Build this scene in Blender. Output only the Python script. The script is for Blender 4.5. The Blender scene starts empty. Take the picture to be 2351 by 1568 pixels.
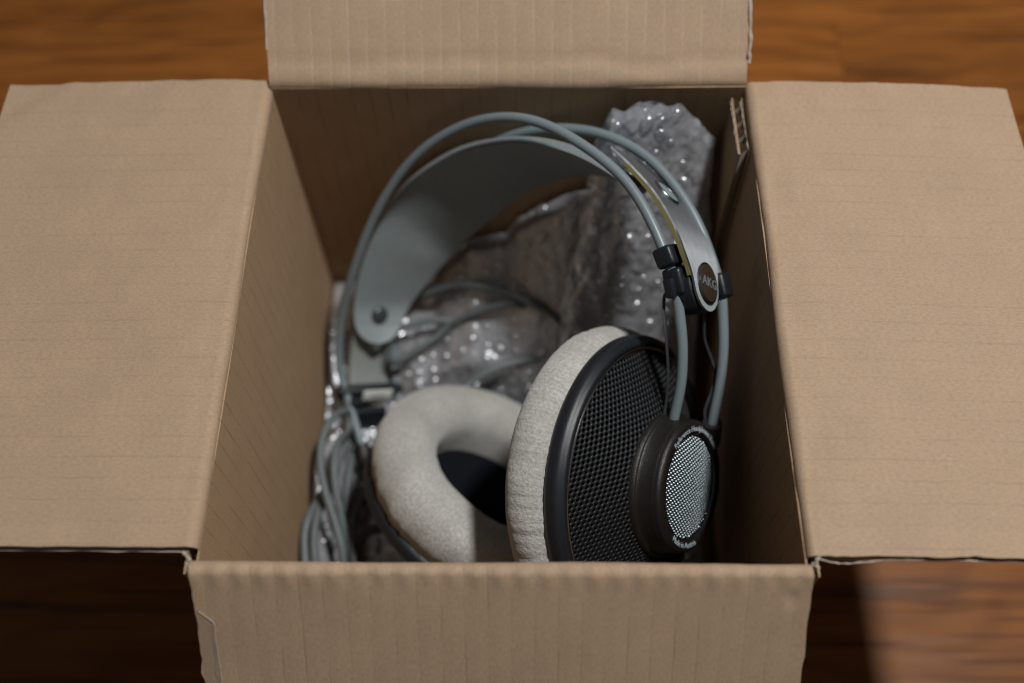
import bpy, bmesh, math, random
import numpy as np
from mathutils import Vector, Matrix, noise

random.seed(7)
rng = np.random.default_rng(7)
C = bpy.context.scene.collection
SC = bpy.context.scene

# ------------------------------------------------------------------ camera
# all sizes below are millimetres with the box rim at z = 118 and the boards at z = -33;
# M() turns them into metres with the boards at z = 0
FPX, PITCH, YAW, ROLL = 2353.57, 1.07118585, 0.0387257, -0.0330578
CAM = np.array([8.184, -161.854, 383.972])
ZO = 33.0


def cam_axes():
    cp, sp, cy, sy = math.cos(PITCH), math.sin(PITCH), math.cos(YAW), math.sin(YAW)
    fwd = np.array([-sy * cp, cy * cp, -sp])
    right = np.array([cy, sy, 0.0])
    up = np.cross(right, fwd)
    cr, sr = math.cos(ROLL), math.sin(ROLL)
    return cr * right + sr * up, -sr * right + cr * up, -fwd


RX, RY, RZ = cam_axes()


def M(p):
    return ((p[0]) * 0.001, (p[1]) * 0.001, (p[2] + ZO) * 0.001)


def at(u, v, d):
    """point of the box seen at photo position (u, v) (2351 px wide), d mm deep"""
    return CAM + (RX * ((u - 1175.5) / FPX) - RY * ((v - 784.0) / FPX) - RZ) * d


def atz(u, v, z):
    r = RX * ((u - 1175.5) / FPX) - RY * ((v - 784.0) / FPX) - RZ
    return CAM + r * ((z - CAM[2]) / r[2])


def camdir(a, b, c):
    v = RX * a + RY * b + RZ * c
    return v / np.linalg.norm(v)


cam = bpy.data.cameras.new("camera")
cam.sensor_width = 36.0
cam.lens = FPX / 2351.0 * 36.0
cam.clip_start, cam.clip_end = 0.02, 20.0
cam.dof.use_dof = True
cam.dof.focus_distance = 0.308
cam.dof.aperture_fstop = 4.9
cam.dof.aperture_blades = 0
co = bpy.data.objects.new("camera", cam)
C.objects.link(co)
m4 = Matrix.Identity(4)
for i in range(3):
    m4[i][0], m4[i][1], m4[i][2] = RX[i], RY[i], RZ[i]
for i, v in enumerate(M(CAM)):
    m4[i][3] = v
co.matrix_world = m4
SC.camera = co

# ------------------------------------------------------------------ world and lamp
w = bpy.data.worlds.new("World")
SC.world = w
w.use_nodes = True
bg = w.node_tree.nodes["Background"]
bg.inputs[0].default_value = (0.8, 0.84, 0.88, 1)
bg.inputs[1].default_value = 0.085
lamp = bpy.data.lights.new("room_lamp", "AREA")
lamp.shape = "DISK"
lamp.size = 0.1
lamp.energy = 10.3
lamp.color = (1.0, 0.985, 0.955)
lo = bpy.data.objects.new("room_lamp", lamp)
C.objects.link(lo)
lo.location = M((335, 85, 1090))
lo.rotation_euler = (Vector(M((0, 0, 80))) - Vector(lo.location)).to_track_quat("-Z", "Y").to_euler()

SC.view_settings.view_transform = "Standard"
SC.view_settings.look = "None"
SC.view_settings.exposure = 0.0
SC.view_settings.gamma = 1.0
SC.cycles.use_denoising = True
SC.cycles.filter_width = 1.05
SC.cycles.max_bounces = 10
SC.cycles.diffuse_bounces = 5
SC.cycles.transparent_max_bounces = 24
SC.cycles.caustics_reflective = False
SC.cycles.caustics_refractive = False
SC.cycles.sample_clamp_indirect = 3.0
SC.cycles.sample_clamp_direct = 0.0


# ------------------------------------------------------------------ materials
class NT:
    def __init__(self, name):
        self.m = bpy.data.materials.new(name)
        self.m.use_nodes = True
        self.t = self.m.node_tree
        self.b = self.t.nodes["Principled BSDF"]
        self.out = self.t.nodes["Material Output"]

    def n(self, typ, **kw):
        nd = self.t.nodes.new(typ)
        for k, v in kw.items():
            if k.startswith("i_"):
                key = k[2:]
                nd.inputs[int(key) if key.isdigit() else key].default_value = v
            else:
                setattr(nd, k, v)
        return nd

    def l(self, a, b):
        self.t.links.new(a, b)

    def math(self, op, a, b=None, c=None):
        nd = self.t.nodes.new("ShaderNodeMath")
        nd.operation = op
        for i, x in enumerate((a, b, c)):
            if x is None:
                continue
            if isinstance(x, (int, float)):
                nd.inputs[i].default_value = x
            else:
                self.l(x, nd.inputs[i])
        return nd.outputs[0]

    def rng(self, x, a, b, c=0.0, d=1.0):
        nd = self.t.nodes.new("ShaderNodeMapRange")
        nd.interpolation_type = "SMOOTHSTEP"
        self.l(x, nd.inputs[0])
        for i, v in enumerate((a, b, c, d)):
            nd.inputs[1 + i].default_value = v
        return nd.outputs[0]

    def mix(self, f, a, b, blend="MIX"):
        nd = self.t.nodes.new("ShaderNodeMix")
        nd.data_type = "RGBA"
        nd.blend_type = blend
        for key, x in ((0, f), (6, a), (7, b)):
            if isinstance(x, (int, float)):
                nd.inputs[key].default_value = x
            elif isinstance(x, tuple):
                nd.inputs[key].default_value = (*x, 1) if len(x) == 3 else x
            else:
                self.l(x, nd.inputs[key])
        return nd.outputs[2]

    def noise(self, vec, scale, detail=3, rough=0.55, mapscale=None):
        if mapscale is not None:
            mp = self.n("ShaderNodeMapping")
            mp.inputs[3].default_value = mapscale
            self.l(vec, mp.inputs[0])
            vec = mp.outputs[0]
        nd = self.n("ShaderNodeTexNoise", i_Scale=scale, i_Detail=detail, i_Roughness=rough)
        self.l(vec, nd.inputs["Vector"])
        return nd.outputs["Fac"]

    def bump(self, h, strength, dist):
        nd = self.n("ShaderNodeBump", i_Strength=strength, i_Distance=dist)
        self.l(h, nd.inputs["Height"])
        self.l(nd.outputs[0], self.b.inputs["Normal"])
        return nd

    def set(self, **kw):
        for k, v in kw.items():
            self.b.inputs[k.replace("_", " ")].default_value = v
        return self


def plain(name, col, rough=0.5, metal=0.0, spec=0.5, grain=0.0, gscale=400.0, bump=0.0, bscale=1500.0):
    q = NT(name)
    q.set(Base_Color=(*col, 1), Roughness=rough, Metallic=metal)
    q.b.inputs["Specular IOR Level"].default_value = spec
    tc = q.n("ShaderNodeTexCoord").outputs["Object"]
    if grain:
        f = q.noise(tc, gscale, 4)
        c2 = q.mix(f, tuple(c * (1 - grain) for c in col), tuple(min(1, c * (1 + grain)) for c in col))
        q.l(c2, q.b.inputs["Base Color"])
    if bump:
        q.bump(q.noise(tc, bscale, 2), bump, 0.0003)
    return q.m


def cardboard(name, line_dark=0.72, line_pale=0.0, base=(0.405, 0.285, 0.19), b0=0.5, b1=0.66, width=0.085):
    q = NT(name)
    uv = q.n("ShaderNodeUVMap").outputs[0]
    sep = q.n("ShaderNodeSeparateXYZ")
    q.l(uv, sep.inputs[0])
    s = sep.outputs[0]
    wob = q.noise(uv, 0.9, 2, mapscale=(1, 0.25, 1))
    s2 = q.math("ADD", s, q.math("MULTIPLY", wob, 0.05))
    fr = q.math("FRACT", q.math("DIVIDE", s2, 0.63))
    d = q.math("ABSOLUTE", q.math("SUBTRACT", fr, 0.5))       # 0 on the line
    thin = q.rng(d, 0.0, width, 1, 0)
    broken = q.rng(q.noise(uv, 1.7, 4, 0.6, mapscale=(1.6, 0.3, 1)), b0, b1)
    line = q.math("MULTIPLY", thin, broken)
    soft = q.rng(d, 0.0, 0.5, 1, 0)
    blotch = q.noise(uv, 0.55, 4, 0.6)
    fib = q.noise(uv, 17, 5, 0.75, mapscale=(0.6, 1.5, 1))
    fib2 = q.noise(uv, 11, 5, 0.75, mapscale=(1.5, 0.6, 1))
    spk = q.rng(q.noise(uv, 20, 1), 0.73, 0.79)
    spl = q.rng(q.noise(uv, 17, 1, mapscale=(0.8, 1.7, 1)), 0.75, 0.82)
    c1 = q.mix(blotch, tuple(x * 0.82 for x in base), tuple(x * 1.16 for x in base))
    c1 = q.mix(q.math("MULTIPLY", q.math("SUBTRACT", fib, 0.36), 1.1), c1, tuple(x * 1.35 for x in base))
    c1 = q.mix(q.rng(fib2, 0.36, 0.6, 0.4, 0.0), c1, tuple(x * 0.66 for x in base))
    c1 = q.mix(q.math("MULTIPLY", spk, 0.45), c1, tuple(x * 0.45 for x in base))
    c1 = q.mix(q.math("MULTIPLY", spl, 0.4), c1, tuple(x * 1.7 for x in base))
    c1 = q.mix(q.math("MULTIPLY", line, line_dark), c1, tuple(x * 0.42 for x in base))
    if line_pale:
        c1 = q.mix(q.math("MULTIPLY", line, line_pale), c1, (0.62, 0.55, 0.5))
    q.l(c1, q.b.inputs["Base Color"])
    q.set(Roughness=0.72)
    q.b.inputs["Specular IOR Level"].default_value = 0.35
    h = q.math("ADD", q.math("MULTIPLY", soft, -0.2), q.math("MULTIPLY", fib, 0.35))
    h = q.math("ADD", h, q.math("MULTIPLY", line, -0.3))
    q.bump(h, 0.4, 0.0009)
    return q.m


MAT = {}
MAT["card"] = cardboard("cardboard_kraft", line_dark=0.19, b0=0.3, b1=0.75, width=0.075)
MAT["card_front"] = cardboard("cardboard_kraft_pressed", line_dark=0.26, b0=0.36, b1=0.75, width=0.09)
MAT["card_wall"] = cardboard("cardboard_kraft_inside", line_dark=0.5, b0=0.3, b1=0.7, base=(0.42, 0.277, 0.163))
MAT["card_back"] = cardboard("cardboard_kraft_pale_lines", line_dark=0.0, line_pale=0.14, b0=0.3, b1=0.7, width=0.13)  # back flap: broken pale lines along the flutes
MAT["flute"] = plain("cardboard_cut_edge", (0.5, 0.44, 0.38), 0.9, grain=0.25, gscale=900)  # paler than the board: light caught by the cut edges put into colour
MAT["fold"] = plain("cardboard_fuzzy_fibre", (0.42, 0.36, 0.3), 0.95, grain=0.2)


def wood():
    q = NT("varnished_oak_boards")
    tc = q.n("ShaderNodeTexCoord").outputs["Object"]
    oi = q.n("ShaderNodeObjectInfo")
    off = q.n("ShaderNodeVectorMath", operation="SCALE")
    cmb = q.n("ShaderNodeCombineXYZ", i_0=3.1, i_1=7.7, i_2=1.3)
    q.l(cmb.outputs[0], off.inputs[0])
    q.l(oi.outputs["Random"], off.inputs["Scale"])
    v = q.n("ShaderNodeVectorMath", operation="ADD")
    q.l(tc, v.inputs[0])
    q.l(off.outputs[0], v.inputs[1])
    v = v.outputs[0]
    warp = q.noise(v, 5, 3, mapscale=(1, 2.5, 1))
    sep = q.n("ShaderNodeSeparateXYZ")
    q.l(v, sep.inputs[0])
    y = q.math("ADD", q.math("MULTIPLY", sep.outputs[1], 58), q.math("MULTIPLY", warp, 7.5))
    y = q.math("ADD", y, q.math("MULTIPLY", sep.outputs[0], -3.0))
    ring = q.math("ABSOLUTE", q.math("SUBTRACT", q.math("FRACT", y), 0.5))
    ring = q.rng(ring, 0.02, 0.42)
    streak = q.noise(v, 42, 5, 0.65, mapscale=(0.3, 2.8, 1))
    pore = q.rng(q.noise(v, 95, 2, 0.5, mapscale=(0.12, 2.6, 1)), 0.52, 0.66)
    blotch = q.noise(v, 7, 3)
    c = q.mix(q.math("ADD", q.math("MULTIPLY", ring, 0.3), q.math("MULTIPLY", q.rng(streak, 0.12, 0.88), 0.7)), (0.165, 0.05, 0.008), (0.37, 0.13, 0.024))
    c = q.mix(q.rng(blotch, 0.35, 0.7, 0, 0.45), c, (0.2, 0.07, 0.016))
    c = q.mix(q.math("MULTIPLY", pore, 0.45), c, (0.03, 0.01, 0.004))
    tone = q.n("ShaderNodeHueSaturation")
    q.l(c, tone.inputs["Color"])
    q.l(q.rng(oi.outputs["Random"], 0, 1, 0.8, 1.15), tone.inputs["Value"])
    q.l(tone.outputs[0], q.b.inputs["Base Color"])
    q.set(Roughness=0.42)
    q.b.inputs["Specular IOR Level"].default_value = 0.17
    q.b.inputs["Coat Weight"].default_value = 0.03
    q.b.inputs["Coat Roughness"].default_value = 0.33
    q.l(q.rng(streak, 0.3, 0.7, 0.42, 0.58), q.b.inputs["Roughness"])
    q.bump(q.math("ADD", streak, q.math("MULTIPLY", pore, -0.8)), 0.22, 0.0006)
    return q.m


MAT["wood"] = wood()
MAT["gap"] = plain("dark_floor_gap", (0.012, 0.006, 0.003), 0.9)


MAT["felt"] = plain("grey_black_felt", (0.011, 0.012, 0.014), 0.95, spec=0.1, grain=0.3, gscale=900)


def velour():
    q = NT("grey_velour")
    tc = q.n("ShaderNodeTexCoord").outputs["Object"]
    uv = q.n("ShaderNodeUVMap").outputs[0]
    f = q.noise(tc, 1000, 4, 0.75)
    big = q.noise(tc, 60, 3)
    rib = q.noise(uv, 1.0, 2, 0.5, mapscale=(260, 70, 1))
    sx_ = q.n("ShaderNodeSeparateXYZ")
    q.l(uv, sx_.inputs[0])
    dist = q.noise(tc, 120, 2)
    knit = q.math("SINE", q.math("ADD", q.math("MULTIPLY", sx_.outputs[0], 6.2832 * 215), q.math("MULTIPLY", dist, 7.0)))
    knit = q.math("MULTIPLY", q.math("ADD", knit, 1.0), 0.5)
    c = q.mix(q.rng(f, 0.2, 0.8), (0.36, 0.355, 0.338), (0.67, 0.662, 0.635))
    c = q.mix(q.math("MULTIPLY", knit, 0.2), c, (0.27, 0.255, 0.225))
    c = q.mix(q.rng(big, 0.3, 0.7, 0, 0.5), c, (0.33, 0.315, 0.285))
    c = q.mix(q.rng(rib, 0.5, 0.68, 0, 0.35), c, (0.24, 0.225, 0.2))
    q.l(c, q.b.inputs["Base Color"])
    q.set(Roughness=0.95)
    q.b.inputs["Specular IOR Level"].default_value = 0.1
    q.b.inputs["Sheen Weight"].default_value = 0.35
    q.b.inputs["Sheen Roughness"].default_value = 0.5
    q.bump(q.math("ADD", f, q.math("MULTIPLY", rib, 0.8)), 0.6, 0.0007)
    return q.m


MAT["velour"] = velour()
MAT["black"] = plain("satin_black_plastic", (0.011, 0.0135, 0.018), 0.42, grain=0.2, bump=0.25, bscale=2600)
MAT["hub"] = plain("brown_black_speckled_plastic", (0.0115, 0.0095, 0.009), 0.42, grain=0.35, gscale=2500, bump=0.45, bscale=2800)
MAT["grille"] = plain("dark_grille_paint", (0.0095, 0.0105, 0.0125), 0.5, spec=0.35, grain=0.25, gscale=900)
MAT["void"] = plain("black_felt", (0.006, 0.0075, 0.011), 0.95, spec=0.1, grain=0.3, gscale=700)
MAT["silver"] = plain("bright_perforated_metal", (0.2, 0.235, 0.25), 0.3, metal=1.0)
MAT["trim"] = plain("bronze_chrome_trim", (0.6, 0.57, 0.54), 0.2, metal=1.0)
MAT["rod"] = plain("grey_blue_plastic_rod", (0.172, 0.212, 0.23), 0.38, grain=0.06, gscale=600)
MAT["cable"] = plain("grey_rubber_cable", (0.125, 0.145, 0.15), 0.55, grain=0.15)
MAT["leather"] = plain("grey_blue_leather", (0.235, 0.27, 0.282), 0.58, grain=0.12, gscale=500, bump=0.5, bscale=900)
MAT["print"] = plain("pale_grey_print", (0.42, 0.5, 0.54), 0.5)
MAT["print_dim"] = plain("dull_grey_print", (0.15, 0.18, 0.2), 0.5)
MAT["brown"] = plain("brown_enamel", (0.045, 0.03, 0.021), 0.2, grain=0.3, gscale=500)
MAT["cream"] = plain("cream_label", (0.75, 0.78, 0.74), 0.5)
MAT["ink"] = plain("grey_ink", (0.12, 0.14, 0.14), 0.6)
MAT["olive"] = plain("amber_clear_strip", (0.19, 0.165, 0.06), 0.22, spec=0.6)
MAT["button"] = plain("dark_gunmetal_rivet", (0.075, 0.085, 0.09), 0.3, metal=0.4)


def brushed():
    q = NT("brushed_steel")
    uv = q.n("ShaderNodeUVMap").outputs[0]
    f = q.noise(uv, 1.0, 3, 0.7, mapscale=(260, 5, 1))
    q.l(q.mix(f, (0.28, 0.3, 0.32), (0.55, 0.58, 0.61)), q.b.inputs["Base Color"])
    q.set(Metallic=1.0)
    q.l(q.rng(f, 0.3, 0.7, 0.36, 0.5), q.b.inputs["Roughness"])
    q.b.inputs["Anisotropic"].default_value = 0.85
    tg = q.n("ShaderNodeTangent", direction_type="UV_MAP", uv_map="UVMap")
    q.l(tg.outputs[0], q.b.inputs["Tangent"])
    q.bump(f, 0.3, 0.0003)
    return q.m


MAT["steel"] = brushed()


def braid():
    q = NT("black_braided_cord")
    uv = q.n("ShaderNodeUVMap").outputs[0]
    wv = q.n("ShaderNodeTexWave", i_Scale=1.0, wave_type="BANDS", bands_direction="DIAGONAL")
    mp = q.n("ShaderNodeMapping")
    mp.inputs[3].default_value = (6, 9, 1)
    q.l(uv, mp.inputs[0])
    q.l(mp.outputs[0], wv.inputs[0])
    q.l(q.mix(wv.outputs["Fac"], (0.006, 0.007, 0.008), (0.07, 0.08, 0.09)), q.b.inputs["Base Color"])
    q.set(Roughness=0.45)
    q.bump(wv.outputs["Fac"], 0.6, 0.0004)
    return q.m


MAT["cord"] = braid()


def wrap_mat(name, milky=0.3, bumpy=1.0):
    q = NT(name)
    tc = q.n("ShaderNodeTexCoord").outputs["Object"]
    n1 = q.noise(tc, 210, 2, 0.5)
    bmp = q.n("ShaderNodeBump", i_Strength=1.0, i_Distance=0.0015 * bumpy)
    q.l(n1, bmp.inputs["Height"])
    tr = q.n("ShaderNodeBsdfTransparent")
    tr.inputs[0].default_value = (0.96, 0.97, 0.99, 1)
    df = q.n("ShaderNodeBsdfDiffuse")
    df.inputs[0].default_value = (0.82, 0.84, 0.9, 1)
    tl = q.n("ShaderNodeBsdfTranslucent")
    tl.inputs[0].default_value = (0.82, 0.84, 0.9, 1)
    g1 = q.n("ShaderNodeBsdfGlossy")
    g1.inputs["Color"].default_value = (0.95, 0.97, 1.0, 1)
    g1.inputs["Roughness"].default_value = 0.2
    q.l(bmp.outputs[0], g1.inputs["Normal"])
    g2 = q.n("ShaderNodeBsdfGlossy")
    g2.inputs["Color"].default_value = (0.85, 0.88, 0.95, 1)
    g2.inputs["Roughness"].default_value = 0.34
    m1 = q.n("ShaderNodeMixShader", i_0=0.3)
    q.l(df.outputs[0], m1.inputs[1])
    q.l(tl.outputs[0], m1.inputs[2])
    m2 = q.n("ShaderNodeMixShader")
    q.l(q.rng(q.noise(tc, 90, 3), 0.3, 0.7, milky - 0.07, milky + 0.07), m2.inputs[0])
    q.l(tr.outputs[0], m2.inputs[1])
    q.l(m1.outputs[0], m2.inputs[2])
    mg = q.n("ShaderNodeMixShader", i_0=0.45)
    q.l(g1.outputs[0], mg.inputs[1])
    q.l(g2.outputs[0], mg.inputs[2])
    fr = q.n("ShaderNodeFresnel", i_IOR=1.5)
    m3 = q.n("ShaderNodeMixShader")
    q.l(q.rng(fr.outputs[0], 0.0, 1.0, 0.2, 0.85), m3.inputs[0])
    q.l(m2.outputs[0], m3.inputs[1])
    q.l(mg.outputs[0], m3.inputs[2])
    q.l(m3.outputs[0], q.out.inputs["Surface"])
    return q.m


MAT["wrap"] = wrap_mat("clear_bubble_film", 0.42, 0.9)
MAT["wrap_fold"] = wrap_mat("clear_bubble_film_folded", 0.46, 1.2)


def bubble_mat():
    q = NT("clear_bubble_dome")
    tr = q.n("ShaderNodeBsdfTransparent")
    tr.inputs[0].default_value = (0.97, 0.975, 0.98, 1)
    gl = q.n("ShaderNodeBsdfGlossy")
    gl.inputs["Color"].default_value = (0.95, 0.97, 1.0, 1)
    gl.inputs["Roughness"].default_value = 0.27
    df = q.n("ShaderNodeBsdfDiffuse")
    df.inputs[0].default_value = (0.85, 0.87, 0.93, 1)
    fr = q.n("ShaderNodeFresnel", i_IOR=1.5)
    m0 = q.n("ShaderNodeMixShader", i_0=0.06)
    q.l(tr.outputs[0], m0.inputs[1])
    q.l(df.outputs[0], m0.inputs[2])
    m1 = q.n("ShaderNodeMixShader")
    q.l(q.rng(fr.outputs[0], 0.0, 1.0, 0.2, 0.42), m1.inputs[0])
    q.l(m0.outputs[0], m1.inputs[1])
    q.l(gl.outputs[0], m1.inputs[2])
    q.l(m1.outputs[0], q.out.inputs["Surface"])
    return q.m


MAT["bubble"] = bubble_mat()


def clear_film(name, fac=0.06):
    q = NT(name)
    tr = q.n("ShaderNodeBsdfTransparent")
    gl = q.n("ShaderNodeBsdfGlossy")
    gl.inputs["Roughness"].default_value = 0.25
    mx = q.n("ShaderNodeMixShader", i_0=fac)
    q.l(tr.outputs[0], mx.inputs[1])
    q.l(gl.outputs[0], mx.inputs[2])
    q.l(mx.outputs[0], q.out.inputs["Surface"])
    return q.m


MAT["tape"] = clear_film("clear_packing_tape", 0.07)


def clear_strip():
    q = NT("clear_yellowed_plastic")
    q.set(Base_Color=(0.36, 0.39, 0.385, 1), Roughness=0.18)
    tr = q.n("ShaderNodeBsdfTransparent")
    tr.inputs[0].default_value = (0.9, 0.92, 0.85, 1)
    mx = q.n("ShaderNodeMixShader", i_0=0.6)
    q.l(tr.outputs[0], mx.inputs[1])
    q.l(q.b.outputs[0], mx.inputs[2])
    q.l(mx.outputs[0], q.out.inputs["Surface"])
    return q.m


MAT["strip"] = clear_strip()


# ------------------------------------------------------------------ mesh helpers
class MB:
    """collects vertices, faces and uvs in millimetres"""

    def __init__(self):
        self.v, self.f, self.uv, self.n = [], [], [], 0

    def add(self, verts, faces, uvs=None):
        verts = np.asarray(verts, float).reshape(-1, 3)
        self.v.append(verts)
        for f in faces:
            self.f.append(tuple(int(i) + self.n for i in f))
        self.uv.append(np.zeros((len(verts), 2)) if uvs is None else np.asarray(uvs, float).reshape(-1, 2))
        self.n += len(verts)

    def grid(self, P, uv=None, flip=False, closed_u=False):
        P = np.asarray(P, float)
        nu, nv = P.shape[:2]
        fs = []
        for i in range(nu if closed_u else nu - 1):
            for j in range(nv - 1):
                a, b = i * nv + j, ((i + 1) % nu) * nv + j
                f = (a, b, b + 1, a + 1)
                fs.append(f[::-1] if flip else f)
        self.add(P.reshape(-1, 3), fs, None if uv is None else np.asarray(uv).reshape(-1, 2))

    def slab(self, A, B, uv=None):
        """closed sheet between two equal grids"""
        A, B = np.asarray(A, float), np.asarray(B, float)
        nu, nv = A.shape[:2]
        self.grid(A, uv)
        self.grid(B, uv, flip=True)
        for sl, fl in ((np.s_[0, :], False), (np.s_[-1, :], True), (np.s_[:, 0], True), (np.s_[:, -1], False)):
            a, b = A[sl], B[sl]
            u = None if uv is None else np.stack([uv[sl], uv[sl]], 0)
            self.grid(np.stack([a, b], 0), u, flip=not fl)

    def tube(self, pts, r, seg=16, caps=True):
        pts = np.asarray(pts, float)
        n = len(pts)
        r = np.broadcast_to(np.asarray(r, float), (n,))
        T = np.gradient(pts, axis=0)
        T /= np.linalg.norm(T, axis=1)[:, None]
        u = np.cross(T[0], [0.3, 0.2, 0.9])
        u /= np.linalg.norm(u)
        rings, lens = [], np.concatenate([[0], np.cumsum(np.linalg.norm(np.diff(pts, axis=0), axis=1))])
        a = np.linspace(0, 2 * np.pi, seg + 1)
        for i in range(n):
            u = u - T[i] * (u @ T[i])
            u /= np.linalg.norm(u)
            w_ = np.cross(T[i], u)
            rings.append(pts[i] + r[i] * (np.cos(a)[:, None] * u + np.sin(a)[:, None] * w_))
        G = np.array(rings)
        uv = np.stack(np.broadcast_arrays(a[None, :] / 6.283, lens[:, None] / 10), -1)
        self.grid(G, uv, flip=True)
        if caps:
            for k, fl in ((0, False), (-1, True)):
                ring = G[k][:-1]
                idx = list(range(len(ring)))
                self.add(ring, [idx if not fl else idx[::-1]][::1])

    def lathe(self, prof, c, n, up, seg=96, uvscale=1.0):
        """prof: list of (r, h) about the axis n through c"""
        n = n / np.linalg.norm(n)
        e2 = up - n * (up @ n)
        e2 /= np.linalg.norm(e2)
        e1 = np.cross(e2, n)
        a = np.linspace(0, 2 * np.pi, seg + 1)
        G = []
        for r, h in prof:
            G.append(c + n * h + r * (np.cos(a)[:, None] * e1 + np.sin(a)[:, None] * e2))
        L = np.concatenate([[0], np.cumsum(np.hypot(*np.diff(np.array(prof), axis=0).T))])
        uv = np.stack(np.broadcast_arrays(a[None, :] / 6.283, L[:, None] / 100), -1)
        self.grid(np.array(G), uv, flip=True)

    def rbox(self, c, ax, size, bev=0.6, seg=3):
        """bevelled box centred at c with axes ax (3 vectors) and full sizes"""
        b = bmesh.new()
        bmesh.ops.create_cube(b, size=1.0)
        for v in b.verts:
            v.co = Vector((v.co.x * size[0], v.co.y * size[1], v.co.z * size[2]))
        bmesh.ops.bevel(b, geom=list(b.edges), offset=min(bev, min(size) * 0.45), segments=seg, profile=0.5, affect="EDGES")
        A = np.array(ax, float)
        vs = np.array([v.co[:] for v in b.verts]) @ A + np.asarray(c)
        self.add(vs, [[v.index for v in f.verts] for f in b.faces])
        b.free()

    def prism(self, outline, depth_vec, bev=0.0):
        """flat outline (Nx3, ordered) pushed along depth_vec; optional small chamfer on the first face"""
        o = np.asarray(outline, float)
        n = len(o)
        c = o.mean(0)
        dn = depth_vec / np.linalg.norm(depth_vec)
        rings = [c + (o - c) * 1.0 + dn * 0]
        if bev:
            k = 1 - bev / np.linalg.norm(o - c, axis=1).mean()
            rings = [c + (o - c) * k, o + dn * bev]
        rings.append(o + depth_vec)
        vs = np.concatenate(rings)
        fs = [list(range(n))]
        for k in range(len(rings) - 1):
            for i in range(n):
                j = (i + 1) % n
                fs.append((k * n + i, (k + 1) * n + i, (k + 1) * n + j, k * n + j))
        fs.append(list(range((len(rings) - 1) * n, len(rings) * n))[::-1])
        self.add(vs, fs)

    def build(self, name, mat, parent=None, smooth=True, angle=40, merge=0.0, label=None, kind=None):
        V = np.concatenate(self.v)
        UV = np.concatenate(self.uv)
        org = np.array(parent["_o"]) if parent is not None else np.zeros(3)
        me = bpy.data.meshes.new(name)
        W = V * 0.001
        W[:, 2] += ZO * 0.001
        me.from_pydata((W - org).tolist(), [], self.f)
        ul = me.uv_layers.new(name="UVMap")
        li = np.zeros(len(me.loops), dtype=np.int32)
        me.loops.foreach_get("vertex_index", li)
        ul.data.foreach_set("uv", UV[li].astype(np.float32).ravel())
        me.materials.append(mat)
        b = bmesh.new()
        b.from_mesh(me)
        if merge:
            bmesh.ops.remove_doubles(b, verts=list(b.verts), dist=merge * 0.001)
        bmesh.ops.recalc_face_normals(b, faces=list(b.faces))
        b.to_mesh(me)
        b.free()
        if smooth:
            me.polygons.foreach_set("use_smooth", [True] * len(me.polygons))
            try:
                me.set_sharp_from_angle(angle=math.radians(angle))
            except Exception:
                pass
        me.update()
        o = bpy.data.objects.new(name, me)
        C.objects.link(o)
        if parent is not None:
            o.parent = parent
            o["_o"] = list(org)
        if label:
            o["label"] = label
        if kind:
            o["kind"] = kind
        return o


def thing(name, label, cat, loc_mm):
    o = bpy.data.objects.new(name, None)
    o.empty_display_size = 0.02
    C.objects.link(o)
    o.location = M(loc_mm)
    o["_o"] = list(M(loc_mm))
    o["label"] = label
    o["category"] = cat
    return o


def crom(P, n=12):
    """Catmull-Rom through the points"""
    P = np.asarray(P, float)
    Q = np.concatenate([[2 * P[0] - P[1]], P, [2 * P[-1] - P[-2]]])
    out = []
    for i in range(1, len(Q) - 2):
        t = np.linspace(0, 1, n, endpoint=False)[:, None]
        p0, p1, p2, p3 = Q[i - 1], Q[i], Q[i + 1], Q[i + 2]
        out.append(0.5 * (2 * p1 + (p2 - p0) * t + (2 * p0 - 5 * p1 + 4 * p2 - p3) * t ** 2 + (3 * p1 - p0 - 3 * p2 + p3) * t ** 3))
    out.append(P[-1:])
    return np.concatenate(out)


def ns(x, y, z=0.0):
    return noise.noise(Vector((x, y, z)))


# ------------------------------------------------------------------ the boards of the floor
fl = MB()
X0, X1, Y0, Y1 = -1100, 1100, -650, 1100
fl.add([(X0, Y0, -38), (X1, Y0, -38), (X1, Y1, -38), (X0, Y1, -38)], [(0, 1, 2, 3)])
floor = fl.build("floor", MAT["gap"], smooth=False)
floor["kind"] = "structure"
floor["_o"] = [0, 0, 0]


def plank_mesh(L, Wd):
    b = bmesh.new()
    bmesh.ops.create_cube(b, size=1.0)
    for v in b.verts:
        v.co = Vector((v.co.x * L, v.co.y * Wd, v.co.z * 4.5)) * 0.001
    top = [e for e in b.edges if all(v.co.z > 0 for v in e.verts)]
    bmesh.ops.bevel(b, geom=top, offset=0.0003, segments=2, profile=0.5, affect="EDGES")
    me = bpy.data.meshes.new("plank")
    b.to_mesh(me)
    b.free()
    me.materials.append(MAT["wood"])
    return me


PL, PW = 600.0, 92.0
pm = plank_mesh(PL - 0.12, PW - 0.12)
row = 0
y = 267.5 - 9 * PW
while y < Y1:
    sh = {0: 175.6}.get(round((y - 175.5) / PW), (row * 233.0) % PL - 300)
    if abs(y + PW - 267.5) < 1:
        sh = 176.0
    if abs(y - 267.5) < 1:
        sh = 176.0 - 240
    k0 = math.floor((X0 - sh) / PL)
    for k in range(k0, k0 + 5):
        x = sh + (k + 0.5) * PL
        if x < X0 - PL / 2 or x > X1 + PL / 2:
            continue
        o = bpy.data.objects.new("plank", pm)
        C.objects.link(o)
        o.parent = floor
        o.location = M((x, y + PW / 2, -35.25 + rng.uniform(-0.12, 0.0)))
    y += PW
    row += 1

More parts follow.
